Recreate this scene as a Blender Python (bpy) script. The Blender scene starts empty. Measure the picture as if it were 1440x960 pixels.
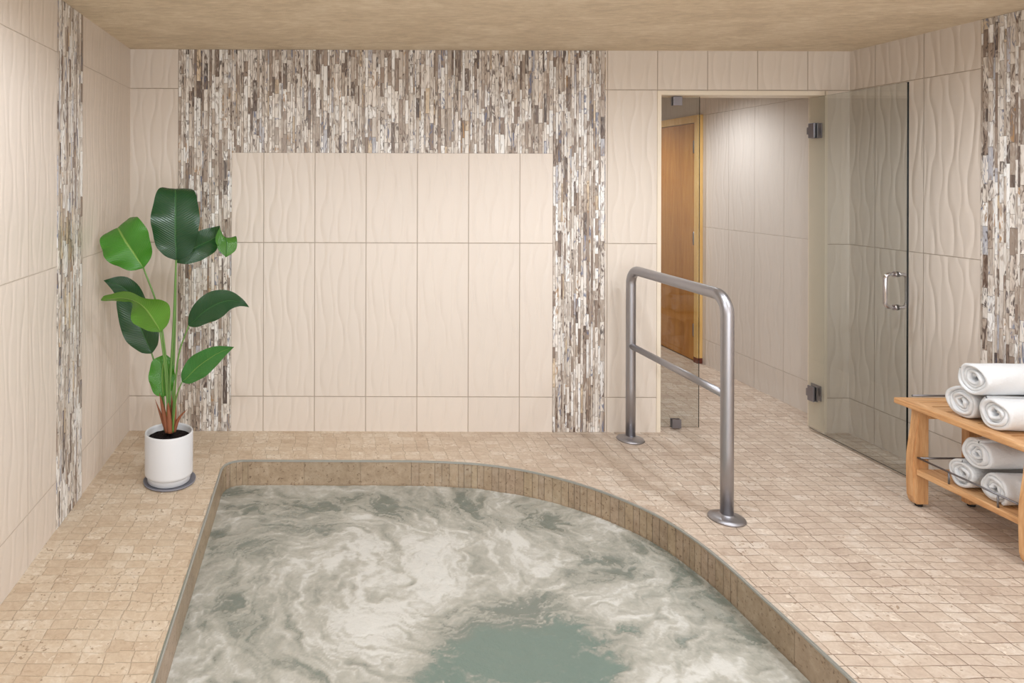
import bpy, bmesh, math, random
import numpy as np
from mathutils import Vector, Matrix, Euler
from mathutils.geometry import tessellate_polygon
random.seed(7); RNG = np.random.default_rng(11)
sc = bpy.context.scene
COL = sc.collection

# ------------------------------------------------------------------ camera numbers
F, CX, CY, EYE = 945.0, 442.0, 253.0, 1.495
def at(px, py, Y):                       # a point at distance Y from its measured position
    return Vector(((px-CX)*Y/F, Y, EYE-(py-CY)*Y/F))

# room measures (metres)
XL, XR, YB, H = -1.097, 3.186, 4.0, 2.27
YF = -1.6
OX0, OX1, OH, OT = 2.060, 3.040, 2.010, 0.13   # opening in the back wall

# ------------------------------------------------------------------ helpers
def lin(c):
    out = []
    for v in c[:3]:
        v = v/255.0
        out.append(v/12.92 if v <= 0.04045 else ((v+0.055)/1.055)**2.4)
    return (*out, 1.0)

def obj(name, bm_or_mesh, mats, parent=None, smooth=False):
    if isinstance(bm_or_mesh, bmesh.types.BMesh):
        me = bpy.data.meshes.new(name); bm_or_mesh.normal_update(); bm_or_mesh.to_mesh(me); bm_or_mesh.free()
    else:
        me = bm_or_mesh
    o = bpy.data.objects.new(name, me); COL.objects.link(o)
    for m in (mats if isinstance(mats, (list, tuple)) else [mats]): me.materials.append(m)
    if smooth:
        me.shade_smooth()
    if parent is not None:
        o.parent = parent
        o.matrix_parent_inverse = parent.matrix_world.inverted() if False else Matrix.Translation(-Vector(parent.location))
    return o
def thing(name, loc, label, cat, group=None):
    o = bpy.data.objects.new(name, None); COL.objects.link(o); o.location = loc
    o.empty_display_size = 0.05
    tag(o, label, cat, group); return o
def tag(o, label=None, cat=None, group=None, kind=None):
    if label: o['label'] = label
    if cat: o['category'] = cat
    if group: o['group'] = group
    if kind: o['kind'] = kind
    return o

def box(bm, lo, hi, mi=0):
    x0,y0,z0 = lo; x1,y1,z1 = hi
    vs = [bm.verts.new(p) for p in ((x0,y0,z0),(x1,y0,z0),(x1,y1,z0),(x0,y1,z0),(x0,y0,z1),(x1,y0,z1),(x1,y1,z1),(x0,y1,z1))]
    fs = []
    for q in ((0,3,2,1),(4,5,6,7),(0,1,5,4),(1,2,6,5),(2,3,7,6),(3,0,4,7)):
        f = bm.faces.new([vs[i] for i in q]); f.material_index = mi; fs.append(f)
    return vs, fs
def bevel(bm, w, seg=2):
    bmesh.ops.bevel(bm, geom=list(bm.edges), offset=w, segments=seg, profile=0.5, affect='EDGES', clamp_overlap=True)
    for f in bm.faces: f.smooth = False
def bbox_bm(lo, hi, w=0.003, seg=2):
    bm = bmesh.new(); box(bm, lo, hi)
    if w: bevel(bm, w, seg)
    return bm
def bez(pts, n=24):                      # Catmull-Rom through points
    P = [Vector(p) for p in pts]
    P = [2*P[0]-P[1]] + P + [2*P[-1]-P[-2]]
    out = []
    segs = len(P)-3
    for i in range(segs):
        a,b,c,d = P[i:i+4]
        k = max(2, n//segs)
        for j in range(k):
            t = j/k
            out.append(0.5*((2*b)+(c-a)*t+(2*a-5*b+4*c-d)*t*t+(3*b-a-3*c+d)*t**3))
    out.append(P[-2]); return out
def tube(bm, pts, r, n=12, caps=True, sx=1.0):
    pts = [Vector(p) for p in pts]
    rs = r if isinstance(r, (list,tuple)) else [r]*len(pts)
    prev = None; rings = []
    for i,p in enumerate(pts):
        t = (pts[min(i+1,len(pts)-1)]-pts[max(i-1,0)]).normalized()
        if prev is None:
            up = Vector((0,0,1)) if abs(t.z) < 0.9 else Vector((0,1,0))
            u = t.cross(up).normalized()
        else:
            u = (prev - t*prev.dot(t)).normalized()
        v = t.cross(u); prev = u
        rings.append([bm.verts.new(p+(u*math.cos(a)*sx+v*math.sin(a))*rs[i]) for a in [2*math.pi*k/n for k in range(n)]])
    for a,b in zip(rings, rings[1:]):
        for k in range(n):
            f = bm.faces.new((a[k], a[(k+1)%n], b[(k+1)%n], b[k])); f.smooth = True
    if caps:
        bm.faces.new(list(reversed(rings[0]))); bm.faces.new(rings[-1])
    bmesh.ops.recalc_face_normals(bm, faces=bm.faces)
def lathe(bm, prof, c=(0,0), n=64, smooth=True):
    rings = []
    for r,z in prof:
        if r < 1e-6: rings.append([bm.verts.new((c[0],c[1],z))])
        else: rings.append([bm.verts.new((c[0]+r*math.cos(2*math.pi*k/n), c[1]+r*math.sin(2*math.pi*k/n), z)) for k in range(n)])
    for a,b in zip(rings, rings[1:]):
        for k in range(n):
            k2 = (k+1)%n
            if len(a)==1 and len(b)==1: continue
            if len(a)==1: f = bm.faces.new((a[0], b[k2], b[k]))
            elif len(b)==1: f = bm.faces.new((a[k], a[k2], b[0]))
            else: f = bm.faces.new((a[k], a[k2], b[k2], b[k]))
            f.smooth = smooth
    bmesh.ops.recalc_face_normals(bm, faces=bm.faces)

# ------------------------------------------------------------------ node graph helper
class G:
    def __init__(s, name):
        s.m = bpy.data.materials.new(name); s.m.use_nodes = True
        s.nt = s.m.node_tree; s.nt.nodes.clear()
        s.out = s.nt.nodes.new('ShaderNodeOutputMaterial')
    def n(s, t, **kw):
        x = s.nt.nodes.new(t)
        for k,v in kw.items(): setattr(x, k, v)
        return x
    def l(s, a, b): s.nt.links.new(a, b)
    def inp(s, node, key, v):
        sk = node.inputs[key]
        if isinstance(v, bpy.types.NodeSocket): s.l(v, sk)
        else: sk.default_value = v
    def M(s, op, a, b=0.0, c=None, clamp=False):
        x = s.n('ShaderNodeMath', operation=op); x.use_clamp = clamp
        s.inp(x, 0, a)
        if op not in ('SINE','COSINE','FLOOR','FRACT','ABSOLUTE','SQRT'): s.inp(x, 1, b)
        if c is not None: s.inp(x, 2, c)
        return x.outputs[0]
    def mix(s, f, a, b, mode='MIX'):
        x = s.n('ShaderNodeMix', data_type='RGBA', blend_type=mode); x.clamp_factor = True
        s.inp(x, 'Factor', f); s.inp(x, 6, a); s.inp(x, 7, b); return x.outputs[2]
    def pos(s):
        g = s.n('ShaderNodeTexCoord'); sep = s.n('ShaderNodeSeparateXYZ'); s.l(g.outputs['Object'], sep.inputs[0])
        return g.outputs['Object'], sep.outputs[0], sep.outputs[1], sep.outputs[2]
    def comb(s, a, b, c):
        x = s.n('ShaderNodeCombineXYZ'); s.inp(x,0,a); s.inp(x,1,b); s.inp(x,2,c); return x.outputs[0]
    def noise(s, v, scale, detail=3, rough=0.55, dist=0.0):
        x = s.n('ShaderNodeTexNoise'); s.inp(x,'Vector',v); s.inp(x,'Scale',scale); s.inp(x,'Detail',detail); s.inp(x,'Roughness',rough); s.inp(x,'Distortion',dist)
        return x.outputs[0]
    def white(s, v):
        x = s.n('ShaderNodeTexWhiteNoise', noise_dimensions='3D'); s.inp(x,'Vector',v); return x.outputs[0], x.outputs[1]
    def ramp(s, f, stops, interp='LINEAR'):
        x = s.n('ShaderNodeValToRGB'); cr = x.color_ramp; cr.interpolation = interp
        while len(cr.elements) < len(stops): cr.elements.new(0.5)
        for e,(p,c) in zip(cr.elements, stops): e.position = p; e.color = c
        s.inp(x, 0, f); return x.outputs[0]
    def sm(s, v, a, b):
        x = s.n('ShaderNodeMapRange', interpolation_type='SMOOTHSTEP'); s.inp(x,0,v); s.inp(x,1,a); s.inp(x,2,b); s.inp(x,3,0.0); s.inp(x,4,1.0); return x.outputs[0]
    def bsdf(s, color, rough=0.5, spec=0.5, metal=0.0, **kw):
        b = s.n('ShaderNodeBsdfPrincipled')
        s.inp(b,'Base Color',color); s.inp(b,'Roughness',rough); s.inp(b,'Specular IOR Level',spec); s.inp(b,'Metallic',metal)
        for k,v in kw.items(): s.inp(b,k,v)
        s.l(b.outputs[0], s.out.inputs[0]); return b
    def bump(s, b, h, dist=0.01, strength=1.0):
        x = s.n('ShaderNodeBump'); s.inp(x,'Height',h); s.inp(x,'Distance',dist); s.inp(x,'Strength',strength)
        s.l(x.outputs[0], b.inputs['Normal']); return x

def plain(name, rgb, rough=0.5, spec=0.5, metal=0.0, var=0.0, **kw):
    g = G(name); c = lin(rgb)
    col = c
    if var:
        p,_,_,_ = g.pos()
        nz = g.noise(p, 9, 4)
        col = g.mix(nz, tuple(v*(1-var) for v in c[:3])+(1,), tuple(min(1,v*(1+var)) for v in c[:3])+(1,))
    g.bsdf(col, rough, spec, metal, **kw); return g.m

# ------------------------------------------------------------------ wall tiles with embossed waves
def tile_mat(name, axis, u0, du=0.305, z0=0.207, dz=0.915, base=(220,208,197), relief=0.0022, gs=0.6):
    g = G(name); p, x, y, z = g.pos()
    u = x if axis == 'x' else y
    a = g.M('DIVIDE', g.M('SUBTRACT', u, u0), du); b = g.M('DIVIDE', g.M('SUBTRACT', z, z0), dz)
    iu, iv = g.M('FLOOR', a), g.M('FLOOR', b)
    fu, fv = g.M('MULTIPLY', g.M('SUBTRACT', a, iu), du), g.M('MULTIPLY', g.M('SUBTRACT', b, iv), dz)
    gw = 0.0018
    eu = g.M('MINIMUM', fu, g.M('SUBTRACT', du, fu)); ev = g.M('MINIMUM', fv, g.M('SUBTRACT', dz, fv))
    e = g.M('MINIMUM', eu, ev)
    grout = g.M('SUBTRACT', 1.0, g.sm(e, gw*0.6, gw*1.5))
    # braided relief
    pw = 0.0508
    th = g.M('MULTIPLY', fu, 2*math.pi/pw)
    slow = g.noise(g.comb(g.M('MULTIPLY', fu, 5.0), 0.0, g.M('MULTIPLY', fv, 2.2)), 1.0, 1, 0.4)
    ph = g.M('ADD', g.M('MULTIPLY', fv, 2*math.pi/0.4575), g.M('MULTIPLY', slow, 6.0))
    swing = g.M('MULTIPLY', g.M('MULTIPLY', g.M('SINE', ph), g.M('COSINE', g.M('MULTIPLY', th, 0.5))), 1.75)
    sway = g.M('MULTIPLY', g.M('SINE', g.M('ADD', g.M('MULTIPLY', fv, 2*math.pi/0.62), g.M('MULTIPLY', fu, 9.0))), 1.7)
    tt = g.M('MULTIPLY', g.M('ADD', g.M('ADD', th, swing), sway), 0.5)
    sn = g.M('SINE', tt)
    crease = g.M('SQRT', g.M('ADD', g.M('MULTIPLY', sn, sn), 0.02))
    crease = g.M('ADD', crease, g.M('MULTIPLY', g.M('COSINE', tt), 0.35))
    crease = g.M('MULTIPLY', crease, g.M('ADD', 0.55, g.M('MULTIPLY', g.noise(g.comb(g.M('MULTIPLY', fu, 14.0), 4.0, g.M('MULTIPLY', fv, 4.0)), 1.0, 1), 0.9)))
    h = g.M('ADD', crease, g.M('MULTIPLY', grout, -1.0))
    wn, wc = g.white(g.comb(iu, iv, 3.0))
    n1 = g.noise(p, 1.4, 3); n2 = g.noise(g.comb(g.M('MULTIPLY',u,30.0), 0.0, g.M('MULTIPLY',z,3.0)), 1.0, 3)
    c = lin(base)
    f = g.M('ADD', g.M('MULTIPLY', wn, 0.35), g.M('ADD', g.M('MULTIPLY', n1, 0.4), g.M('MULTIPLY', n2, 0.25)))
    col = g.mix(f, tuple(v*0.95 for v in c[:3])+(1,), tuple(min(1,v*1.05) for v in c[:3])+(1,))
    col = g.mix(g.M('MULTIPLY', grout, gs), col, lin((150,128,106)))
    bs = g.bsdf(col, 0.38, 0.35)
    g.bump(bs, h, relief, 1.0)
    return g.m

M_tl   = tile_mat('tile_left',  'y', 2.584-0.305*20, relief=0.0011, gs=0.38)
M_tl2  = tile_mat('tile_left_far', 'y', 3.190, base=(220,207,195), relief=0.0011, gs=0.35)
M_tp   = tile_mat('tile_back', 'x', -0.301)
M_tb   = tile_mat('tile_back_side', 'x', -0.809-0.305)
M_tb2  = tile_mat('tile_back_door', 'x', 1.744-0.0, 0.298, base=(218,206,194))
M_tr   = tile_mat('tile_right', 'y', 3.21-0.305*20, base=(214,202,191), relief=0.0023, gs=0.5)
M_tpas = tile_mat('tile_passage', 'y', 4.864-0.305*20, base=(214,206,198), relief=0.0014, gs=0.30)

# ------------------------------------------------------------------ mosaic sticks
def mosaic_mat():
    g = G('stick_mosaic'); p, x, y, z = g.pos()
    at_ = g.n('ShaderNodeAttribute', attribute_name='tone'); at_.attribute_type = 'GEOMETRY'
    sd = g.n('ShaderNodeAttribute', attribute_name='seed')
    v = g.n('ShaderNodeVectorMath', operation='ADD'); g.l(p, v.inputs[0]); g.l(sd.outputs['Color'], v.inputs[1])
    s2 = g.n('ShaderNodeVectorMath', operation='MULTIPLY'); g.l(v.outputs[0], s2.inputs[0]); s2.inputs[1].default_value = (42,42,10)
    n1 = g.noise(s2.outputs[0], 1.0, 3, 0.5, 1.6)
    s3 = g.n('ShaderNodeVectorMath', operation='MULTIPLY'); g.l(v.outputs[0], s3.inputs[0]); s3.inputs[1].default_value = (42,42,11)
    n2 = g.noise(s3.outputs[0], 1.0, 2, 0.5, 2.2)
    sep = g.n('ShaderNodeSeparateColor'); g.l(sd.outputs['Color'], sep.inputs[0])
    dark = g.mix(g.sm(sep.outputs[1], 0.72, 0.80), g.mix(sep.outputs[2], lin((92,70,58)), lin((70,62,62))), lin((104,112,138)))
    dark = g.mix(g.sm(sep.outputs[2], 0.90, 0.93), dark, lin((176,136,92)))
    col = at_.outputs['Color']
    c1 = g.mix(g.M('MULTIPLY', g.sm(n1, 0.50, 0.62), 0.62), col, lin((150,132,119)))
    lo = g.M('ADD', 0.50, g.M('MULTIPLY', sep.outputs[0], 0.17))
    x_ = g.n('ShaderNodeMapRange', interpolation_type='SMOOTHSTEP'); g.l(n2, x_.inputs[0]); g.l(lo, x_.inputs[1]); g.l(g.M('ADD', lo, 0.09), x_.inputs[2])
    c2 = g.mix(g.M('MULTIPLY', x_.outputs[0], 0.85), c1, dark)
    c3 = g.mix(g.M('MULTIPLY', g.sm(n1, 0.46, 0.30), 0.5), c2, lin((236,230,222)))
    bs = g.bsdf(c3, 0.3, 0.5)
    return g.m
M_mos = mosaic_mat()
M_grout = plain('mosaic_grout', (150,136,124), 0.9)
PAL = [((230,223,216),30),((216,207,198),22),((200,188,177),16),((180,166,154),13),((160,144,132),11),((136,119,108),8),((108,94,87),4),((240,238,236),24),((186,186,194),4),((208,188,162),3),((90,80,78),1.5)]
PC = [lin(c) for c,_ in PAL]; PWt = [w for _,w in PAL]
def mosaic(name, rects, place, depth=0.0035):
    """rects in (u0,u1,z0,z1); place(u, d, z) -> world"""
    V=[]; Fc=[]; tones=[]; seeds=[]; mi=[]
    def addf(q, c, s, m):
        b=len(V); V.extend(q); Fc.append((b,b+1,b+2,b+3)); tones.append(c); seeds.append(s); mi.append(m)
    for (u0,u1,z0,z1) in rects:
        addf([place(u0,0.0006,z0),place(u1,0.0006,z0),place(u1,0.0006,z1),place(u0,0.0006,z1)],(0.3,0.3,0.3,1),(0,0,0,1),1)
        u=u0+0.0008
        while u < u1-0.004:
            w = random.choice([0.009,0.012,0.015,0.019,0.024]); 
            if u+w > u1-0.006: w = u1-0.0008-u
            z = z0 - random.uniform(0,0.15)
            while z < z1:
                L = random.choice([0.06,0.09,0.12,0.15,0.15,0.2])*random.uniform(0.85,1.15)
                a,b2 = max(z,z0)+0.0006, min(z+L,z1)-0.0006
                if b2-a > 0.004:
                    i = random.choices(range(len(PC)),PWt)[0]
                    k = random.uniform(0.88,1.08); c = tuple(min(1,v*k) for v in PC[i][:3])+(1,)
                    s = (random.random(), random.random(), random.random(), 1)
                    d = depth*random.uniform(0.75,1.15)
                    A,B = u+0.0005, u+w-0.0005; e = 0.0007
                    addf([place(A+e,d,a+e),place(B-e,d,a+e),place(B-e,d,b2-e),place(A+e,d,b2-e)],c,s,0)
                    addf([place(A,0,a),place(A+e,d,a+e),place(A+e,d,b2-e),place(A,0,b2)],c,s,0)
                    addf([place(B-e,d,a+e),place(B,0,a),place(B,0,b2),place(B-e,d,b2-e)],c,s,0)
                    addf([place(A,0,a),place(B,0,a),place(B-e,d,a+e),place(A+e,d,a+e)],c,s,0)
                    addf([place(A+e,d,b2-e),place(B-e,d,b2-e),place(B,0,b2),place(A,0,b2)],c,s,0)
                z += L
            u += w
    me = bpy.data.meshes.new(name); me.from_pydata([tuple(v) for v in V],[],Fc)
    ta = me.attributes.new('tone','FLOAT_COLOR','FACE'); ta.data.foreach_set('color', np.array(tones,dtype=np.float32).ravel())
    sa = me.attributes.new('seed','FLOAT_COLOR','FACE'); sa.data.foreach_set('color', np.array(seeds,dtype=np.float32).ravel())
    me.polygons.foreach_set('material_index', mi)
    o = obj(name, me, [M_mos, M_grout]); tag(o, kind='structure'); return o

# ------------------------------------------------------------------ stone
def floor_mat():
    g = G('travertine_floor'); p, x, y, z = g.pos()
    du, dv = 0.0765, 0.0510
    # sheets of the mosaic sit slightly off each other
    sx = g.M('FLOOR', g.M('DIVIDE', x, du*4)); sy = g.M('FLOOR', g.M('DIVIDE', y, dv*6))
    _, jc = g.white(g.comb(sx, sy, 1.0))
    js = g.n('ShaderNodeSeparateColor'); g.l(jc, js.inputs[0])
    wob = g.noise(p, 7.0, 1)
    wob2 = g.noise(g.comb(y, x, 3.0), 7.0, 1)
    a = g.M('DIVIDE', g.M('ADD', x, g.M('ADD', g.M('MULTIPLY', js.outputs[0], 0.026), g.M('MULTIPLY', wob, 0.022))), du)
    b = g.M('DIVIDE', g.M('ADD', y, g.M('ADD', g.M('MULTIPLY', js.outputs[1], 0.009), g.M('MULTIPLY', wob2, 0.018))), dv)
    iu, iv = g.M('FLOOR', a), g.M('FLOOR', b)
    # every row shifts a little
    rw, _ = g.white(g.comb(iv, 5.0, 2.0))
    a = g.M('ADD', a, g.M('MULTIPLY', rw, 0.22)); iu = g.M('FLOOR', a)
    fu, fv = g.M('MULTIPLY', g.M('SUBTRACT', a, iu), du), g.M('MULTIPLY', g.M('SUBTRACT', b, iv), dv)
    eu = g.M('MINIMUM', fu, g.M('SUBTRACT', du, fu)); ev = g.M('MINIMUM', fv, g.M('SUBTRACT', dv, fv))
    e = g.M('MINIMUM', eu, ev)
    e = g.M('ADD', e, g.M('MULTIPLY', g.M('SUBTRACT', g.noise(p, 120, 2), 0.5), 0.002))
    grout = g.M('SUBTRACT', 1.0, g.sm(e, 0.0006, 0.0024))
    wn, wc = g.white(g.comb(iu, iv, 9.0))
    open_ = g.M('ADD', g.M('MULTIPLY', g.sm(x, 0.7, 2.3), 0.75), g.M('MULTIPLY', g.sm(g.noise(p, 5.5, 2), 0.42, 0.62), 0.5), clamp=True)
    # stone body
    off = g.n('ShaderNodeVectorMath', operation='ADD'); g.l(p, off.inputs[0])
    sc_ = g.n('ShaderNodeVectorMath', operation='SCALE'); g.l(wc, sc_.inputs[0]); sc_.inputs['Scale'].default_value = 3.0
    g.l(sc_.outputs[0], off.inputs[1])
    pv = off.outputs[0]
    n1 = g.noise(pv, 30, 5, 0.72, 0.9); n2 = g.noise(p, 5.0, 4, 0.6); n3 = g.noise(pv, 90, 3, 0.7)
    t = g.M('ADD', g.M('MULTIPLY', wn, 0.22), g.M('ADD', g.M('MULTIPLY', n1, 0.85), g.M('MULTIPLY', n2, 0.42)))
    t = g.M('SUBTRACT', t, 0.16)
    warm = g.ramp(t, [(0.25, lin((182,157,132))), (0.45, lin((204,182,158))), (0.62, lin((214,195,172))), (0.82, lin((228,214,196)))])
    cool = g.ramp(t, [(0.25, lin((172,150,134))), (0.45, lin((193,174,158))), (0.62, lin((205,188,172))), (0.82, lin((218,206,194)))])
    col = g.mix(g.sm(x, -0.2, 2.0), warm, cool)  # tint of the room lighting, left to right, painted into the stone colour
    chalk = g.M('MULTIPLY', g.sm(g.noise(pv, 34, 3, 0.6, 1.2), 0.55, 0.66), g.sm(wc, 0.55, 0.75))
    col = g.mix(g.M('MULTIPLY', chalk, 0.55), col, lin((240,230,216)))
    pits = g.M('MULTIPLY', g.sm(g.noise(pv, 62, 2, 0.5), 0.62, 0.70), g.sm(wn, 0.25, 0.8))
    col = g.mix(g.M('MULTIPLY', pits, 0.6), col, lin((140,108,78)))
    col = g.mix(g.M('MULTIPLY', g.sm(n3, 0.55, 0.75), 0.25), col, lin((176,144,112)))
    gcol = g.mix(open_, lin((200,180,156)), lin((128,104,86)))
    col = g.mix(g.M('MULTIPLY', grout, g.M('ADD', 0.10, g.M('MULTIPLY', open_, 0.72))), col, gcol)
    h = g.M('SUBTRACT', g.M('ADD', g.M('MULTIPLY', n3, 0.12), g.M('MULTIPLY', wn, 0.35)), g.M('ADD', g.M('MULTIPLY', grout, 0.9), g.M('MULTIPLY', pits, 0.5)))
    bs = g.bsdf(col, g.M('ADD', 0.38, g.M('MULTIPLY', n3, 0.25)), 0.35)
    g.bump(bs, h, 0.0022, 0.8)
    return g.m
M_floor = floor_mat()

def ceiling_mat():
    g = G('textured_ceiling'); p, x, y, z = g.pos()
    n1 = g.noise(g.comb(g.M('MULTIPLY', x, 0.6), y, z), 5, 5, 0.6, 0.8); n2 = g.noise(g.comb(g.M('MULTIPLY', x, 0.4), y, z), 40, 4, 0.65, 0.5); n3 = g.noise(p, 130, 2)
    t = g.M('ADD', g.M('MULTIPLY', n1, 0.5), g.M('MULTIPLY', n2, 0.5))
    col = g.ramp(t, [(0.35, lin((198,179,153))), (0.5, lin((216,197,170))), (0.64, lin((230,214,190)))])
    bs = g.bsdf(col, 0.6, 0.3)
    g.bump(bs, g.M('ADD', n2, g.M('MULTIPLY', n3, 0.4)), 0.006, 0.6)
    return g.m
M_ceil = ceiling_mat()

def pool_stone():
    g = G('pool_wall_stone'); p, x, y, z = g.pos()
    ta = g.n('ShaderNodeAttribute', attribute_name='tone')
    n1 = g.noise(p, 26, 5, 0.65, 0.4); n2 = g.noise(p, 75, 3, 0.6); n3 = g.noise(p, 5, 2)
    t = g.M('ADD', g.M('MULTIPLY', n1, 0.6), g.M('MULTIPLY', n3, 0.4))
    col = g.ramp(t, [(0.3, lin((146,127,106))), (0.5, lin((168,149,127))), (0.7, lin((186,169,149)))])
    col = g.mix(1.0, col, ta.outputs['Color'], 'MULTIPLY')
    col = g.mix(g.M('MULTIPLY', g.sm(n2, 0.58, 0.68), 0.75), col, lin((112,90,70)))
    wet = g.M('SUBTRACT', 1.0, g.sm(g.M('ADD', z, g.M('MULTIPLY', g.noise(p, 9, 2), 0.02)), -0.128, -0.108))
    col = g.mix(g.M('MULTIPLY', wet, 0.45), col, lin((112,96,76)))
    bs = g.bsdf(col, 0.4, 0.4); g.bump(bs, n2, 0.003, 0.5); return g.m
M_pool = pool_stone()
M_seam = plain('pool_seam', (142,124,104), 0.9)
M_edge = plain('pool_edge_metal', (178,180,176), 0.32, 0.5, 0.6)

# ------------------------------------------------------------------ metals, glass, wood
def brushed():
    g = G('brushed_steel'); p, x, y, z = g.pos()
    n = g.noise(g.comb(g.M('MULTIPLY',x,260.0), g.M('MULTIPLY',y,260.0), g.M('MULTIPLY',z,2.0)), 1.0, 2)
    b = g.bsdf(lin((172,171,176)), g.M('ADD', 0.33, g.M('MULTIPLY', n, 0.12)), 0.5, 1.0); g.bump(b, n, 0.0004, 0.5); return g.m
M_steel = brushed()
M_chrome = plain('chrome', (205,203,208), 0.09, 0.5, 1.0)
M_hinge = plain('satin_hinge_metal', (150,150,160), 0.28, 0.5, 0.95)
M_dark = plain('dark_rod_metal', (128,127,131), 0.35, 0.5, 0.8)
M_rubber = plain('black_rubber', (22,21,21), 0.7)
M_trim = plain('cream_door_trim', (230,217,198), 0.45, 0.4, var=0.04)

def glass(name, tint, strength=1.0):
    g = G(name)
    tr = g.n('ShaderNodeBsdfTransparent'); tr.inputs[0].default_value = tint
    gl = g.n('ShaderNodeBsdfGlossy'); gl.inputs['Color'].default_value = (1,1,1,1); gl.inputs['Roughness'].default_value = 0.01
    fr = g.n('ShaderNodeFresnel'); ge = g.n('ShaderNodeNewGeometry')
    g.l(g.M('ADD', 1.5, g.M('MULTIPLY', ge.outputs['Backfacing'], 1/1.5-1.5)), fr.inputs[0])
    mx = g.n('ShaderNodeMixShader'); g.l(g.M('MULTIPLY', fr.outputs[0], strength), mx.inputs[0]); g.l(tr.outputs[0], mx.inputs[1]); g.l(gl.outputs[0], mx.inputs[2])
    g.l(mx.outputs[0], g.out.inputs[0]); return g.m
M_glass = glass('clear_green_glass', (0.874,0.890,0.885,1))
M_gedge = plain('polished_glass_edge', (24,30,32), 0.12)

def wood(name, c0, c1, c2, axis='y', freq=38.0, rough=0.45):
    g = G(name); p, x, y, z = g.pos()
    s = {'x':(0.10,1,1),'y':(1,0.10,1),'z':(1,1,0.10)}[axis]
    v = g.n('ShaderNodeVectorMath', operation='MULTIPLY'); g.l(p, v.inputs[0]); v.inputs[1].default_value = s
    n1 = g.noise(v.outputs[0], freq, 4, 0.6, 1.2); n2 = g.noise(v.outputs[0], freq*5, 3, 0.7)
    t = g.M('ADD', g.M('MULTIPLY', n1, 0.7), g.M('MULTIPLY', n2, 0.3))
    col = g.ramp(t, [(0.32, lin(c0)), (0.5, lin(c1)), (0.68, lin(c2))])
    b = g.bsdf(col, rough, 0.4); g.bump(b, n2, 0.0012, 0.5); return g.m
TK = ((178,126,82),(207,158,110),(226,184,138))
M_teak_y = wood('teak_along', *TK, 'y'); M_teak_x = wood('teak_across', *TK, 'x'); M_teak_z = wood('teak_upright', *TK, 'z')
M_doorw = wood('stained_door_veneer', (168,110,48),(190,130,62),(206,150,80), 'z', 9.0, 0.4)
M_doorf = wood('pale_door_frame', (222,176,106),(234,192,122),(242,206,142), 'z', 12.0, 0.4)

def towel_mat():
    g = G('white_terry'); p, x, y, z = g.pos()
    n1 = g.noise(p, 420, 2, 0.6); n2 = g.noise(p, 60, 3)
    b = g.bsdf(lin((228,229,231)), 0.95, 0.1); b.inputs['Sheen Weight'].default_value = 0.3
    g.bump(b, g.M('ADD', n1, g.M('MULTIPLY', n2, 1.2)), 0.004, 0.7); return g.m
M_towel = towel_mat()
M_pot = plain('white_ceramic', (224,225,229), 0.45, 0.4)
M_saucer = plain('grey_saucer', (132,132,142), 0.5)
def soil_mat():
    g = G('dark_soil'); p,_,_,_ = g.pos(); n = g.noise(p, 70, 5, 0.7)
    b = g.bsdf(g.ramp(n, [(0.35, lin((18,15,16))), (0.7, lin((62,52,50)))]), 0.95, 0.2); g.bump(b, n, 0.02, 1.0); return g.m
M_soil = soil_mat()

def leaf_mat(name, top, under, rib):
    g = G(name); uv = g.n('ShaderNodeUVMap'); sep = g.n('ShaderNodeSeparateXYZ'); g.l(uv.outputs[0], sep.inputs[0])
    u, v = sep.outputs[0], sep.outputs[1]                  # u across (-1..1 -> 0..1), v along
    au = g.M('ABSOLUTE', g.M('SUBTRACT', g.M('MULTIPLY', u, 2.0), 1.0))
    vein = g.M('SINE', g.M('MULTIPLY', g.M('SUBTRACT', v, g.M('MULTIPLY', au, 0.16)), 230.0))
    ribm = g.M('SUBTRACT', 1.0, g.sm(au, 0.02, 0.06))
    geo = g.n('ShaderNodeNewGeometry')
    base = g.mix(geo.outputs['Backfacing'], lin(top), lin(under))
    p,_,_,_ = g.pos(); nz = g.noise(p, 14, 3)
    base = g.mix(g.M('MULTIPLY', nz, 0.35), base, tuple(c*1.5 for c in lin(top)[:3])+(1,))
    base = g.mix(g.M('MULTIPLY', g.sm(vein, 0.6, 1.0), 0.14), base, lin(rib))
    base = g.mix(g.M('MULTIPLY', ribm, 0.7), base, lin(rib))
    b = g.bsdf(base, 0.27, 0.6)
    g.bump(b, g.M('ADD', g.M('MULTIPLY', vein, 0.25), g.M('MULTIPLY', ribm, -1.2)), 0.0022, 0.7)
    tl = g.n('ShaderNodeBsdfTranslucent'); g.l(g.mix(0.5, base, lin((120,190,50))), tl.inputs[0])
    mx = g.n('ShaderNodeMixShader'); mx.inputs[0].default_value = 0.16
    g.l(b.outputs[0], mx.inputs[1]); g.l(tl.outputs[0], mx.inputs[2]); g.l(mx.outputs[0], g.out.inputs[0]); return g.m
M_leafd = leaf_mat('leaf_dark', (15,60,36), (74,128,44), (52,104,58))
M_leafm = leaf_mat('leaf_mid', (44,108,46), (92,146,50), (120,160,80))
M_leafl = leaf_mat('leaf_light', (58,126,36), (96,146,48), (150,184,92))
M_stem = plain('green_stem', (98,136,66), 0.45, var=0.2)
M_sheath = plain('russet_sheath', (142,84,54), 0.65, var=0.35)

# ================================================================== ROOM SHELL
def slab(name, lo, hi, m):
    bm = bmesh.new(); box(bm, lo, hi); return tag(obj(name, bm, m), kind='structure')

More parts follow.
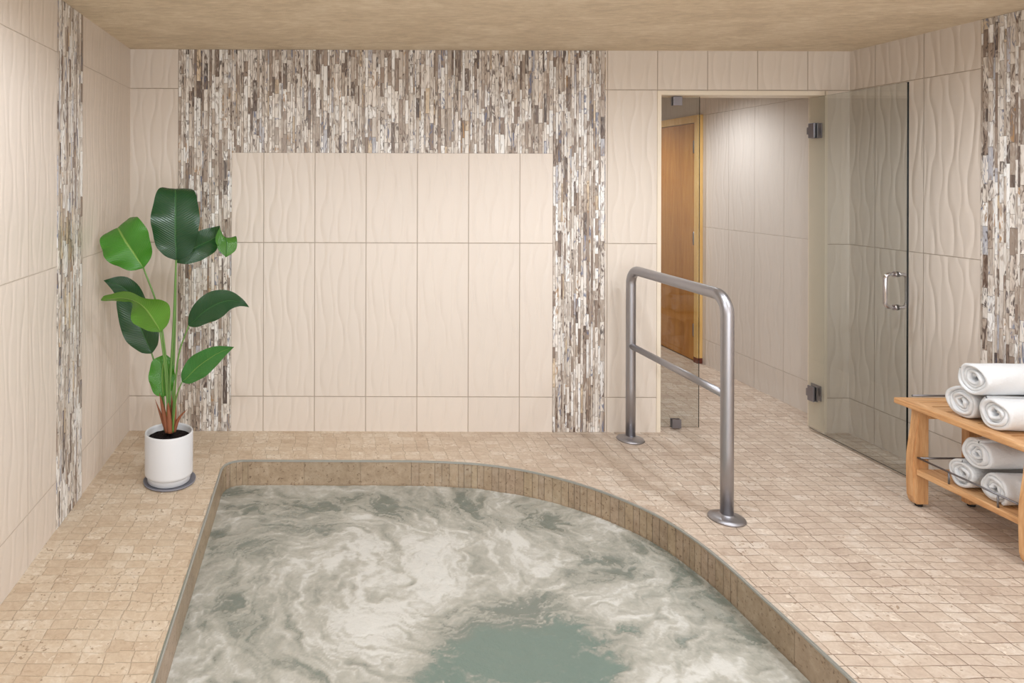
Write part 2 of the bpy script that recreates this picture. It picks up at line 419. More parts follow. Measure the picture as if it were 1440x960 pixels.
# pool outline (clockwise seen from above, straight left side, rounded far corners)
PR = [(-0.48,0.62)]
outline = []
def cr(pts, n):
    return [(p.x,p.y) for p in bez([Vector((a,b,0)) for a,b in pts], n)]
outline += [(-0.48, y) for y in np.linspace(0.75, 3.44, 28)]
outline += cr([(-0.48,3.47),(-0.468,3.525),(-0.437,3.565),(-0.39,3.585),(-0.33,3.588)], 16)
outline += [(x, 3.588) for x in np.linspace(-0.27, 0.50, 9)]
outline += cr([(0.58,3.585),(0.72,3.574),(0.894,3.546),(1.095,3.473),(1.271,3.358),(1.42,3.208),(1.537,3.022),(1.596,2.82),(1.618,2.62),(1.622,2.42)], 54)
outline += [(1.624, y) for y in np.linspace(2.34, 0.75, 17)]
outline += [(1.60,0.68),(1.55,0.64),(1.48,0.62)] + [(x,0.62) for x in np.linspace(1.3,-0.2,6)] + [(-0.35,0.62),(-0.42,0.64),(-0.465,0.69)]
NO = len(outline)

# floor: main room with the pool opening + passage
bm = bmesh.new()
outer = [(XL-0.1,YF-0.1),(XL-0.1,YB),(1.80,YB),(1.80,8.0),(XR+0.1,8.0),(XR+0.1,YF-0.1)]
loops = [[Vector((x,y,0)) for x,y in outer],[Vector((x,y,0)) for x,y in reversed(outline)]]
tris = tessellate_polygon(loops); flat = [v for l in loops for v in l]
vs = [bm.verts.new(v) for v in flat]
for t in tris:
    try: bm.faces.new([vs[i] for i in t])
    except ValueError: pass
bmesh.ops.recalc_face_normals(bm, faces=bm.faces)
if sum(f.normal.z*f.calc_area() for f in bm.faces) < 0: bmesh.ops.reverse_faces(bm, faces=bm.faces)
flo = tag(obj('floor', bm, M_floor), kind='structure')

bm = bmesh.new(); box(bm, (XL-0.1,YF-0.1,H), (XR+0.1,8.0,H+0.1))
tag(obj('ceiling', bm, M_ceil), kind='structure')

# left wall: near tiles + far tiles, meeting behind the mosaic band
bm = bmesh.new(); box(bm, (XL-0.12,YF,0), (XL,3.02,H), 0); box(bm, (XL-0.12,3.02,0), (XL,YB,H), 1)
tag(obj('wall_left', bm, [M_tl, M_tl2]), kind='structure')
# right wall runs on through the passage
bm = bmesh.new(); box(bm, (XR,YF,0), (XR+0.12,YB+0.06,H), 0); box(bm, (XR,YB+0.06,0), (XR+0.12,8.0,H), 1)
tag(obj('wall_right', bm, [M_tr, M_tpas]), kind='structure')
# back wall with opening
bm = bmesh.new()
T = YB+OT
box(bm, (XL-0.12,YB,0), (-0.65,T,H), 1)
box(bm, (-0.65,YB,0), (1.58,T,H), 0)
box(bm, (1.58,YB,0), (OX0,T,H), 2)
box(bm, (OX0,YB,OH), (OX1,T,H), 2)
box(bm, (OX1,YB,0), (XR,T,H), 2)
tag(obj('wall_back', bm, [M_tp, M_tb, M_tb2]), kind='structure')
slab('wall_front', (XL-0.12,YF-0.12,0), (XR+0.12,YF,H), plain('far_end_paint', (222,206,184), 0.7))
slab('wall_passage', (1.70,T,0), (1.80,8.0,H), M_tpas)
slab('wall_passage_end', (1.70,8.0,0), (XR+0.12,8.1,H), M_tpas)

# mosaic bands
mosaic('trim_1', [(-0.809,-0.491,0.0,H),(-0.491,1.420,1.656,H),(1.420,1.733,0.0,H)], lambda u,d,z: (u,YB-d,z))
mosaic('trim_2', [(2.864,3.173,0.0,H)], lambda u,d,z: (XL+d,u,z))
mosaic('trim_3', [(2.60,3.21,0.0,H)], lambda u,d,z: (XR-d,5.81-u,z))
# cream opening trim
bm = bmesh.new()
box(bm, (OX0-0.020,YB-0.004,0.0), (OX0+0.003,T,OH+0.022))
box(bm, (OX0+0.003,YB-0.004,OH-0.003), (OX1,T,OH+0.022))
box(bm, (OX1-0.004,YB-0.004,0.0), (OX1+0.012,T,OH+0.022))
tag(obj('trim_4', bm, M_trim), kind='structure')

# ================================================================== POOL
pool = thing('hot_tub', (0.57,2.1,-0.95), 'sunken stone-lined hot tub with rounded right corner set into the deck', 'hot tub')
P2 = [Vector((x,y)) for x,y in outline]
cen = Vector((0.57,2.1))
def inward(i):
    t = (P2[(i+1)%NO]-P2[(i-1)%NO]).normalized(); n = Vector((t.y,-t.x))
    if n.dot(cen-P2[i]) < 0: n = -n
    return n
NRM = [inward(i) for i in range(NO)]
# wall: individual stone strips proud of the bedding
bm = bmesh.new(); tl = bm.faces.layers.float_color.new('tone')
def q(pts, c, mi=0, smooth=False):
    f = bm.faces.new([bm.verts.new(p) for p in pts]); f[tl] = c; f.material_index = mi; f.smooth = smooth
# arc-length resample of outline
arc = [0.0]
for i in range(NO): arc.append(arc[-1]+(P2[(i+1)%NO]-P2[i]).length)
TOT = arc[-1]
def on(s):
    s = s % TOT
    i = int(np.searchsorted(arc, s, side='right'))-1; i = min(i, NO-1)
    t = (s-arc[i])/(arc[i+1]-arc[i]); p = P2[i].lerp(P2[(i+1)%NO], t); n = NRM[i].lerp(NRM[(i+1)%NO], t).normalized()
    return p, n
def curv(s):
    return on(s-0.04)[1].angle(on(s+0.04)[1])
for i in range(NO):   # bedding
    a,b = P2[i],P2[(i+1)%NO]
    q([(a.x,a.y,0),(b.x,b.y,0),(b.x,b.y,-0.95),(a.x,a.y,-0.95)], (1,1,1,1), 1)
s = 0.0
while s < TOT:
    L = random.uniform(0.028,0.046) if curv(s+0.03) > 0.03 else 0.30
    if L > 0.2:
        for k in np.linspace(0.04, 0.30, 8):
            if curv(s+k) > 0.03: L = max(0.04, k-0.03); break
    L = min(L, TOT-s)
    k = random.uniform(0.92,1.05); tone = (k, k*random.uniform(0.97,1.0), k*random.uniform(0.93,1.0), 1)
    nseg = max(1, int(L/0.03)); d = 0.006
    for j in range(nseg):
        s0, s1 = s+L*j/nseg + (0.0008 if j==0 else 0), s+L*(j+1)/nseg - (0.0008 if j==nseg-1 else 0)
        (p0,n0),(p1,n1) = on(s0), on(s1)
        a,b = p0+n0*d, p1+n1*d
        q([(a.x,a.y,-0.001),(b.x,b.y,-0.001),(b.x,b.y,-0.94),(a.x,a.y,-0.94)], tone)
        q([(p0.x,p0.y,-0.001),(p1.x,p1.y,-0.001),(b.x,b.y,-0.001),(a.x,a.y,-0.001)], tone)
    s += L
obj('tiled_wall', bm, [M_pool, M_seam], pool)
# metal edge profile
bm = bmesh.new()
rings = []
for i in range(NO):
    p, n = P2[i], NRM[i]
    prof = [(-0.001,0.0005),(0.0,0.002),(0.0065,0.0025),(0.0095,0.0005),(0.0095,-0.006),(0.0065,-0.007)]
    rings.append([bm.verts.new((p.x+n.x*d, p.y+n.y*d, z)) for d,z in prof])
for i in range(NO):
    a,b = rings[i], rings[(i+1)%NO]
    for k in range(len(a)-1): bm.faces.new((a[k],a[k+1],b[k+1],b[k]))
bmesh.ops.recalc_face_normals(bm, faces=bm.faces)
obj('edge_trim', bm, M_edge, pool)
bm = bmesh.new(); vs = [bm.verts.new((p.x,p.y,-0.95)) for p in P2]; bm.faces.new(vs)
bmesh.ops.recalc_face_normals(bm, faces=bm.faces)
obj('tub_floor', bm, M_pool, pool)

# ---- water with foam
WZ = -0.135
def vnoise(x, y, seed):
    r = np.random.default_rng(seed).random((64,64))
    xi, yi = np.floor(x).astype(int), np.floor(y).astype(int); fx, fy = x-xi, y-yi
    fx, fy = fx*fx*fx*(fx*(fx*6-15)+10), fy*fy*fy*(fy*(fy*6-15)+10)
    g = lambda a,b: r[a % 64, b % 64]
    return (g(xi,yi)*(1-fx)+g(xi+1,yi)*fx)*(1-fy)+(g(xi,yi+1)*(1-fx)+g(xi+1,yi+1)*fx)*fy
def fbm(x, y, seed, octv=5, rough=0.55):
    s, a, t = 0, 1.0, 0
    for o in range(octv):
        s = s + a*vnoise(x*2**o+o*7.3, y*2**o+o*3.1, seed+o); t += a; a *= rough
    return s/t
ST = 0.007
gx = np.arange(-0.50, 1.65, ST); gy = np.arange(0.60, 3.61, ST)
X, Y = np.meshgrid(gx, gy, indexing='ij')
def W2(px, py): Yw = (EYE-WZ)*F/(py-CY); return (px-CX)*Yw/F, Yw
wx = X + 0.22*(fbm(X*3+3, Y*3, 21)-0.5) + 0.07*(fbm(X*11, Y*11, 31, 3)-0.5)
wy = Y + 0.22*(fbm(X*3+9, Y*3+5, 41)-0.5) + 0.07*(fbm(X*11+4, Y*11, 51, 3)-0.5)
# (px, py, rx px, ry px, amount): where the photograph shows open water (-) and dense foam (+)
blobs = [(318,700,26,12,-.42),(350,722,40,9,-.30),(400,722,52,13,-.50),(455,712,28,8,-.34),(452,735,24,10,-.22),(545,715,16,14,-.62),(575,722,16,9,-.35),(645,706,26,10,-.55),(668,708,20,6,-.4),
 (765,732,26,8,-.40),(800,742,34,8,-.40),(745,748,20,6,-.25),(346,775,26,14,-.42),(372,762,30,7,-.3),(328,800,10,18,-.3),(326,842,16,20,-.6),(352,880,30,18,-.5),(345,850,22,14,-.35),(390,840,30,10,-.2),(420,870,36,20,-.18),
 (305,760,10,26,-.4),(302,880,9,30,-.18),(288,925,14,22,-.12),
 (870,790,55,12,-.42),(905,768,30,10,-.50),(840,782,26,7,-.25),(900,808,34,8,-.30),(985,800,34,24,-.55),(1010,850,44,20,-.60),(960,765,34,10,-.5),(1040,905,22,14,-.35),
 (700,905,90,40,-.80),(690,930,120,40,-.85),(745,870,60,28,-.65),(780,920,60,50,-.75),(830,955,40,30,-.55),(720,845,60,14,-.45),(640,880,30,10,-.35),(690,800,50,10,-.12),
 (878,882,22,9,-.5),(945,905,26,6,-.35),(915,860,30,6,-.2),(1000,925,22,6,-.3),(1075,920,18,12,-.3),
 (850,705,30,6,-.3),(800,690,20,4,-.35),(905,735,26,8,-.4),
 (330,735,40,10,.35),(305,720,12,8,.4),(520,690,90,6,.35),(700,690,90,5,.3),(520,800,60,60,.42),(535,870,30,70,.50),(500,930,60,40,.45),(600,820,60,30,.38),(640,775,90,26,.42),(560,750,60,20,.30),
 (720,760,70,16,.30),(440,790,50,20,.22),(860,740,40,8,.25),(880,765,30,6,.2),(260,900,16,40,.15),(285,850,14,50,.30),(560,940,50,20,.45),(600,915,22,18,.35),
 (900,935,60,30,.45),(860,860,34,12,.35),(800,830,60,14,.30),(950,870,40,14,.35),(980,950,60,20,.4),(780,800,60,10,.18),(1080,950,40,20,.3),(690,950,30,8,.1)]
D = np.full_like(X, 0.57)
wx = wx + 0.10*(fbm(wx*5+1.7, wy*5, 111, 4)-0.5); wy = wy + 0.10*(fbm(wx*5+8, wy*5+3, 121, 4)-0.5)
mx_, my_ = 0.62*wx+0.38*X, 0.62*wy+0.38*Y
for px,py,rx,ry,a in blobs:
    cx_, cy_ = W2(px,py); _, y1 = W2(px, py+ry); _, y0 = W2(px, py-ry)
    sx_ = rx*cy_/F; sy_ = abs(y1-y0)/2
    D += (0.92 if a < 0 else 0.62)*a*np.exp(-(((mx_-cx_)/sx_)**2+((my_-cy_)/sy_)**2)*0.9)
D = 0.57+(D-0.57)/(1+0.45*np.abs(D-0.57))
def turn(cx, cy, k, r):                # streaks curl round the jets
    a, b = W2(cx, cy); dx, dy = wx-a, wy-b; d2 = (dx*dx+dy*dy)/(r*r); th = k*np.exp(-d2)
    return dx*np.cos(th)-dy*np.sin(th)+a, dx*np.sin(th)+dy*np.cos(th)+b
ux, uy = turn(520,800,2.4,0.45)
wx2, wy2 = ux, uy
wx, wy = wx2, wy2; ux, uy = turn(850,760,-2.2,0.40); wx, wy = ux, uy
rad = np.arctan2(wy-2.75, wx-0.55)
n1 = fbm(wx*3.6, wy*5.5, 61, 5, 0.62)
rid = 1-np.abs(2*fbm(wx*5+2, wy*7, 71, 5, 0.6)-1)
rid2 = 1-np.abs(2*fbm(wx*13+2, wy*15, 81, 4, 0.6)-1)
fine = fbm(wx*22, wy*30, 91, 4, 0.65)
foam = D + 0.95*(n1-0.5) + 0.60*(rid-0.84) + 0.38*(rid2-0.82) + 0.34*(fine-0.5)
foam = np.clip((foam+0.12)/1.12, 0, 1)
foam = foam - np.clip((0.80-rid2)/0.5,0,1)*0.22*foam - np.clip((0.72-rid)/0.6,0,1)*0.20*foam
web = np.clip((rid-0.93)/0.07,0,1)**1.3*0.34 + np.clip((rid2-0.90)/0.10,0,1)**1.4*0.30
cl = np.zeros_like(X)
for px,py,rx,ry in [(720,930,120,60),(1000,820,60,50)]:
    cx_, cy_ = W2(px,py); _, y1 = W2(px, py+ry); _, y0 = W2(px, py-ry)
    cl += np.exp(-(((X-cx_)/(rx*cy_/F))**2+((Y-cy_)/(abs(y1-y0)/2))**2))
foam = np.clip(foam+web*(1-foam)*np.clip(1-cl,0,1), 0, 1)
_deep = np.zeros_like(X)
for px,py,rx,ry,a in [(700,920,160,60,1.0),(790,890,100,70,.8),(720,845,90,30,.6),(1000,830,70,50,.35)]:
    cx_, cy_ = W2(px,py); _, y1 = W2(px, py+ry); _, y0 = W2(px, py-ry)
    _deep += a*np.exp(-(((wx-cx_)/(rx*cy_/F))**2+((wy-cy_)/(abs(y1-y0)/2))**2))
deep = np.clip(_deep,0,1)
hgt = WZ + 0.006*(fbm(X*6, Y*6, 101, 3)-0.5) + 0.004*foam
V = np.stack([X, Y, hgt], -1).reshape(-1,3)
nx, ny = X.shape
poly = P2
def inside_mask():
    xs, ys = X.ravel(), Y.ravel(); ins = np.zeros(xs.shape, bool)
    j = NO-1
    for i in range(NO):
        xi, yi, xj, yj = poly[i].x, poly[i].y, poly[j].x, poly[j].y
        c = ((yi > ys) != (yj > ys)); 
        with np.errstate(divide='ignore', invalid='ignore'):
            c &= xs < (xj-xi)*(ys-yi)/((yj-yi) if yj != yi else 1e-9)+xi
        ins ^= c; j = i
    return ins.reshape(nx,ny)
ins = inside_mask()
idx = np.arange(nx*ny).reshape(nx,ny)
keep = ins[:-1,:-1]|ins[1:,:-1]|ins[:-1,1:]|ins[1:,1:]
quads = np.stack([idx[:-1,:-1],idx[1:,:-1],idx[1:,1:],idx[:-1,1:]],-1)[keep]
used = np.zeros(nx*ny,bool); used[quads.ravel()] = True
remap = np.cumsum(used)-1
me = bpy.data.meshes.new('water'); me.from_pydata(V[used].tolist(), [], remap[quads].tolist())
fa = me.attributes.new('foam','FLOAT','POINT'); fa.data.foreach_set('value', foam.ravel()[used].astype(np.float32))
fa = me.attributes.new('deep','FLOAT','POINT'); fa.data.foreach_set('value', deep.ravel()[used].astype(np.float32))
g = G('bubbling_water'); p,x,y,z = g.pos()
A1 = g.n('ShaderNodeAttribute', attribute_name='foam').outputs['Fac']; A2 = g.n('ShaderNodeAttribute', attribute_name='deep').outputs['Fac']
nf = g.noise(p, 45, 4, 0.65, 1.0); nb = g.noise(p, 160, 3, 0.6)
fo = g.M('ADD', A1, g.M('ADD', g.M('MULTIPLY', g.M('SUBTRACT', nf, 0.5), 0.30), g.M('MULTIPLY', g.M('SUBTRACT', nb, 0.5), 0.12)), clamp=True)
clear = g.mix(A2, lin((124,130,122)), lin((116,133,125)))
col = g.mix(g.sm(fo, 0.05, 0.42), clear, lin((158,158,149)))
col = g.mix(g.sm(fo, 0.32, 0.70), col, lin((184,182,173)))
col = g.mix(g.sm(fo, 0.62, 1.0), col, lin((214,213,208)))
bs = g.bsdf(col, g.M('ADD', 0.12, g.M('MULTIPLY', fo, 0.5)), 0.4)
g.bump(bs, g.M('ADD', g.noise(p, 14, 3), g.M('MULTIPLY', nf, 0.35)), 0.012, 0.5)
water = obj('pool_water', me, g.m, smooth=True)
tag(water, 'foaming grey-green water swirling inside the sunken hot tub', 'water', kind='stuff')

# ================================================================== GLASS DOOR, FIXED PANE, WOODEN DOOR
def pane(name, lo, hi, edge_axis):
    bm = bmesh.new(); vs, fs = box(bm, lo, hi)
    for f in bm.faces:
        f.normal_update()
        n = f.normal; f.material_index = 0 if (abs(n[edge_axis]) > 0.9 or (edge_axis == 0 and n.y > 0.9)) else 1
    return bm
GX, HY, EY = 2.990, 4.055, 3.385
door = obj('door_1', pane('door_1', (GX-0.005,EY,0.012), (GX+0.005,HY,1.998), 0), [M_glass, M_gedge])
tag(door, 'frameless clear glass door standing open beside the tiled right wall', 'door', kind='structure')
def hinge(zc):
    bm = bmesh.new()
    box(bm, (GX-0.015,HY-0.052,zc-0.045), (GX-0.0052,HY-0.004,zc+0.045))
    box(bm, (GX+0.0052,HY-0.052,zc-0.045), (GX+0.015,HY-0.004,zc+0.045))
    bevel(bm, 0.002)
    b2 = bmesh.new(); box(b2, (GX-0.012,HY-0.003,zc-0.022), (OX1-0.006,HY+0.012,zc+0.022)); box(b2, (OX1-0.012,HY-0.040,zc-0.045), (OX1-0.0045,HY+0.040,zc+0.045)); bevel(b2, 0.0015)
    me2 = bpy.data.meshes.new('t'); b2.to_mesh(me2); b2.free(); bm.from_mesh(me2)
    o = obj('hinge', bm, M_hinge, door); o['label'] = 'satin metal wall hinge'
hinge(1.80); hinge(0.225)
# pull handle through the glass
hy, hz, hh, so = 3.452, 0.935, 0.085, 0.056
bm = bmesh.new()
for sgn in (-1,1):
    pts = []
    r = 0.026
    pts.append((GX+sgn*0.005,hy,hz+hh))
    pts.append((GX+sgn*(so-r),hy,hz+hh))
    for k in range(1,7): a = math.pi/2*k/6; pts.append((GX+sgn*(so-r+r*math.sin(a)),hy,hz+hh-r+r*math.cos(a)))
    for k in range(0,7): a = math.pi/2*k/6; pts.append((GX+sgn*(so-r+r*math.cos(a)),hy,hz-hh+r-r*math.sin(a)))
    pts.append((GX+sgn*0.005,hy,hz-hh))
    tube(bm, pts, 0.0095, 14)
    for zz in (hz+hh, hz-hh): tube(bm, [(GX+sgn*0.0051,hy,zz),(GX+sgn*0.013,hy,zz)], 0.015, 18)
o = obj('handle', bm, M_chrome, door); o['label'] = 'polished chrome pull handle'
# fixed pane
win = obj('window_1', pane('window_1', (OX0+0.004,4.051,0.012), (2.324,4.059,2.004), 1), [M_glass, M_gedge])
tag(win, kind='structure'); win['label'] = 'narrow fixed glass pane at the left side of the doorway'; win['category'] = 'glass pane'
for z0 in (0.0075, 1.950):
    bm = bmesh.new(); box(bm, (2.158,4.040,z0), (2.212,4.0508,z0+0.054)); box(bm, (2.158,4.0592,z0), (2.212,4.070,z0+0.054)); bevel(bm, 0.0015)
    o = obj('clamp', bm, M_hinge, win); o['label'] = 'square satin metal glass clamp'
# wooden door in the passage wall
WD0, WD1 = 5.562, 6.46
d2 = bmesh.new(); box(d2, (XR-0.030,WD0,0.008), (XR-0.002,WD1,1.975)); bevel(d2, 0.002)
door2 = obj('door_2', d2, M_doorw); tag(door2, 'brown wood veneer door in a pale yellow frame down the passage', 'door', kind='structure')
bm = bmesh.new()
box(bm, (XR-0.045,WD0-0.054,0.0), (XR,WD0-0.004,2.040)); box(bm, (XR-0.045,WD1+0.004,0.0), (XR,WD1+0.060,2.040)); box(bm, (XR-0.045,WD0-0.004,1.980), (XR,WD1+0.004,2.040))
bevel(bm, 0.002); o = obj('door_frame', bm, M_doorf, door2); o['label'] = 'pale yellow timber frame'
bm = bmesh.new(); box(bm, (XR-0.046,WD0-0.055,0.0), (XR-0.001,WD0-0.003,0.045)); bevel(bm,0.001)
o = obj('frame_foot', bm, plain('dark_red_foot', (110,52,36), 0.5), door2); o['label'] = 'dark red foot of the frame'
for zc in (1.78, 1.02, 0.26):
    bm = bmesh.new(); tube(bm, [(XR-0.040,WD0+0.001,zc-0.055),(XR-0.040,WD0+0.001,zc+0.055)], 0.007, 10)
    box(bm, (XR-0.0335,WD0+0.001,zc-0.05), (XR-0.0302,WD0+0.035,zc+0.05))
    obj('hinge', bm, M_hinge, door2)

# ================================================================== HANDRAIL
rail = thing('handrail', (1.830,3.43,0), 'brushed steel handrail with two posts standing beside the hot tub', 'handrail')
RX, Y0, Y1, RT = 1.830, 2.974, 3.880, 0.985
R = 0.0265; br = 0.085
pts = [(RX,Y0,0.008),(RX,Y0,0.3),(RX,Y0,RT-br)]
for k in range(1,11): a = math.pi/2*k/10; pts.append((RX,Y0+br-br*math.cos(a),RT-br+br*math.sin(a)))
pts.append((RX,(Y0+Y1)/2,RT))
for k in range(0,11): a = math.pi/2*k/10; pts.append((RX,Y1-br+br*math.sin(a),RT-br+br*math.cos(a)))
pts += [(RX,Y1,0.3),(RX,Y1,0.008)]
bm = bmesh.new(); tube(bm, pts, R, 28); obj('bent_frame_tube', bm, M_steel, rail)
bm = bmesh.new(); tube(bm, [(RX,Y0+R*0.8,0.545),(RX,(Y0+Y1)/2,0.545),(RX,Y1-R*0.8,0.545)], 0.0175, 20); obj('middle_rail', bm, M_steel, rail)
for yy in (Y0,Y1):
    bm = bmesh.new(); lathe(bm, [(0.0,0.001),(0.073,0.001),(0.075,0.005),(0.072,0.010),(0.055,0.016),(0.036,0.019),(0.030,0.024),(0.0268,0.026),(0.0,0.026)], (RX,yy), 48)
    obj('base_flange', bm, M_steel, rail)

# ================================================================== BENCH
bx0, bx1, by0, by1, bt = 2.735, 3.105, 2.500, 3.170, 0.480
bench = thing('spa_bench', ((bx0+bx1)/2,(by0+by1)/2,0), 'teak slatted bench with lower shelf holding rolled white towels', 'bench')
th = 0.026
for (lo,hi) in (((bx0,by0,bt-th),(bx0+0.062,by1,bt)),((bx1-0.062,by0,bt-th),(bx1,by1,bt))):
    obj('side_rail', bbox_bm(lo,hi,0.004), M_teak_y, bench)
for (a,b) in ((by0,by0+0.06),(by1-0.06,by1)):
    obj('end_board', bbox_bm((bx0+0.0625,a+0.0005,bt-th+0.001),(bx1-0.0625,b-0.0005,bt-0.001),0.002), M_teak_x, bench)
ns = 8; span = (by1-0.06)-(by0+0.06); sw = span/ns
for i in range(ns):
    a = by0+0.06+sw*i+0.005
    obj('seat_slat', bbox_bm((bx0+0.0625,a,bt-th+0.002),(bx1-0.0625,a+sw-0.010,bt-0.002),0.002), M_teak_x, bench)
# apron rails under the top
for yy in (by0+0.075,by1-0.075-0.02): obj('apron', bbox_bm((bx0+0.085,yy,bt-th-0.045),(bx1-0.085,yy+0.02,bt-th-0.0005),0.002), M_teak_x, bench)
def leg(xf, sgn, ya):
    """profile in x,z: straight inner edge, swelling outer edge"""
    zt = bt-th-0.0005
    prof = [(0.012,0.026),(0.004,0.05),(0.002,0.10),(0.000,0.18),(0.002,0.24),(0.010,0.30),(0.019,0.36),(0.024,0.41),(0.026,zt)]
    out = [(xf+sgn*d,z) for d,z in prof]
    out = [(xf+sgn*0.020,0.014)]+out
    inn = [(xf+sgn*0.072,zt),(xf+sgn*0.072,0.014)]
    ring = out+inn
    bm = bmesh.new()
    a = [bm.verts.new((x,ya,z)) for x,z in ring]; b = [bm.verts.new((x,ya+0.042,z)) for x,z in ring]
    bm.faces.new(a); bm.faces.new(list(reversed(b)))
    for k in range(len(ring)): k2=(k+1)%len(ring); bm.faces.new((a[k2],a[k],b[k],b[k2]))
    bmesh.ops.recalc_face_normals(bm, faces=bm.faces)
    bmesh.ops.bevel(bm, geom=[e for e in bm.edges if abs(e.verts[0].co.y-e.verts[1].co.y)<1e-5], offset=0.003, segments=2, affect='EDGES')
    l = obj('leg', bm, M_teak_z, bench)
    bm = bmesh.new(); tube(bm, [(xf+sgn*0.044,ya+0.021,0.0008),(xf+sgn*0.044,ya+0.021,0.0138)], 0.015, 16)
    f = obj('foot_glide', bm, M_rubber, l); f.matrix_parent_inverse = Matrix.Identity(4); f.parent = l; f['label'] = 'black rubber foot glide'
for xf,sg in ((2.752,1),(bx1-0.022,-1)):
    for ya in (by0+0.085,by1-0.045-0.042): leg(xf, sg, ya)
# shelf
sz = 0.178
ys0, ys1 = by0+0.127+0.001, by1-0.087-0.001
for i in range(4):
    w = (bx1-bx0-0.055)/4; a = bx0+0.026+w*i
    obj('shelf_slat', bbox_bm((a+0.003,ys0,sz-0.026),(a+w-0.003,ys1,sz),0.003), M_teak_y, bench)
# guard rods round the shelf
def rod(pts, r=0.0042, nm='guard_rod'):
    bm = bmesh.new(); tube(bm, pts, r, 10); o = obj(nm, bm, M_dark, bench); o['label'] = 'dark metal guard rod'
zr = sz+0.052
rod([(bx0+0.036,ys0,zr),(bx0+0.036,ys1,zr)]); rod([(bx1-0.038,ys0,zr),(bx1-0.038,ys1,zr)])
for yy in (ys0+0.006,ys1-0.006): rod([(bx0+0.036,yy,zr),(bx1-0.038,yy,zr)], 0.0045)
for yy in (2.72,2.93): rod([(bx0+0.036,yy,sz-0.0005),(bx0+0.036,yy,zr)], 0.0038, 'guard_post'); rod([(bx1-0.038,yy,sz-0.0005),(bx1-0.038,yy,zr)], 0.0038, 'guard_post')
rod([(bx0+0.09,by1+0.002,bt+0.006),(bx1-0.01,by1+0.002,bt+0.006)], 0.0045, 'end_rod')

# ---- towels: a thick strip wound into a spiral
def towel(cx_, y, z, R0, rad, turns, phase, length, seed, squash=1.0, label='', group=None):
    rs = np.random.default_rng(seed)
    tk = rad/(turns+0.55)*0.93
    n = int(turns*36); m = 26
    r0 = 0.006
    bm = bmesh.new()
    ang = [phase+2*math.pi*turns*i/n for i in range(n+1)]
    ph = rs.random(6)*6.28
    endoff = lambda a,i: 0.006*math.sin(a*0.5+ph[0])+0.004*math.sin(a*1.7+ph[1])+0.006*(1-(i/n))*1.2
    def ringpt(i, side, x, xx):
        a = ang[i]; rr = r0+(rad-tk-r0)*(i/n)+ (tk*0.94 if side else 0)
        rr += 0.0016*math.sin(3*a+ph[2]+x*18)+0.0012*math.sin(5*a+x*33+ph[3])
        rr *= 1+0.018*math.sin(x*14+ph[4])
        yy = rr*math.cos(a); zz = rr*math.sin(a)*squash
        zmin = -(rad*squash*0.955)
        if zz < zmin: zz = zmin+(zz-zmin)*0.15
        return Vector((xx, y+yy, z+zz))
    # rounded cross-section lip at both ends
    cols = []
    prof = []
    L = length
    for k in range(m+1):
        t = k/m; prof.append(t)
    def station(k):
        t = prof[k]; return cx_+L*t
    grid = {}
    for side in (0,1):
        for i in range(n+1):
            for k in range(m+1):
                xx = station(k); eo = endoff(ang[i],i)*(1-prof[k])**4
                inset = 0.0
                if k == 0 or k == m:
                    # lip pulls towards the strip's centre line
                    pass
                grid[side,i,k] = bm.verts.new(ringpt(i, side, prof[k]*L, xx+eo))
    lip = {}
    for e,k,sg in ((0,0,-1),(1,m,1)):
        for i in range(n+1):
            a0 = grid[0,i,k].co; b0 = grid[1,i,k].co
            lip[e,0,i] = bm.verts.new(a0.lerp(b0,0.18)+Vector((sg*0.0038,0,0)))
            lip[e,1,i] = bm.verts.new(a0.lerp(b0,0.5)+Vector((sg*0.0056,0,0)))
            lip[e,2,i] = bm.verts.new(a0.lerp(b0,0.82)+Vector((sg*0.0038,0,0)))
    def F_(*v):
        f = bm.faces.new(v); f.smooth = True
    for i in range(n):
        for k in range(m):
            F_(grid[1,i,k],grid[1,i,k+1],grid[1,i+1,k+1],grid[1,i+1,k])
            F_(grid[0,i,k],grid[0,i+1,k],grid[0,i+1,k+1],grid[0,i,k+1])
        for e,k in ((0,0),(1,m)):
            seq = [lambda j: grid[0,j,k], lambda j: lip[e,0,j], lambda j: lip[e,1,j], lambda j: lip[e,2,j], lambda j: grid[1,j,k]]
            for q0,q1 in zip(seq,seq[1:]): F_(q0(i),q1(i),q1(i+1),q0(i+1))
    for i in (0,n):
        for k in range(m): F_(grid[0,i,k],grid[0,i,k+1],grid[1,i,k+1],grid[1,i,k])
    bmesh.ops.recalc_face_normals(bm, faces=bm.faces)
    zlow = min(v.co.z for v in bm.verts)
    bmesh.ops.translate(bm, vec=(0,0,R0-zlow), verts=bm.verts)
    bmesh.ops.translate(bm, vec=(-cx_,-y,-R0), verts=bm.verts)
    o = obj('rolled_towel', bm, M_towel); o.location = (cx_,y,R0)
    tag(o, label, 'towel', group); return o
GT = 'rolled white towels on the bench'
towel(2.795,2.898,0, bt+0.0005, 0.0725,4.1,1.3,0.325,1,0.97,'rolled white towel lying at the far side on the bench top', GT)
towel(2.785,2.748,0, bt+0.0005, 0.0755,3.8,2.2,0.335,2,0.97,'rolled white towel lying at the near side on the bench top', GT)
towel(2.775,2.826,0, bt+0.122, 0.0740,4.0,0.4,0.33,3,0.97,'rolled white towel balanced on two others on the bench top', GT)
towel(2.800,2.900,0, sz+0.0005, 0.0655,3.8,2.9,0.25,4,0.97,'rolled white towel at the far side on the bench lower shelf', GT)
towel(2.800,2.765,0, sz+0.0005, 0.0665,3.6,0.2,0.25,5,0.97,'rolled white towel at the near side on the bench lower shelf', GT)
towel(2.795,2.832,0, sz+0.110, 0.069,4.0,1.9,0.25,6,0.97,'rolled white towel resting on two others on the bench lower shelf', GT)

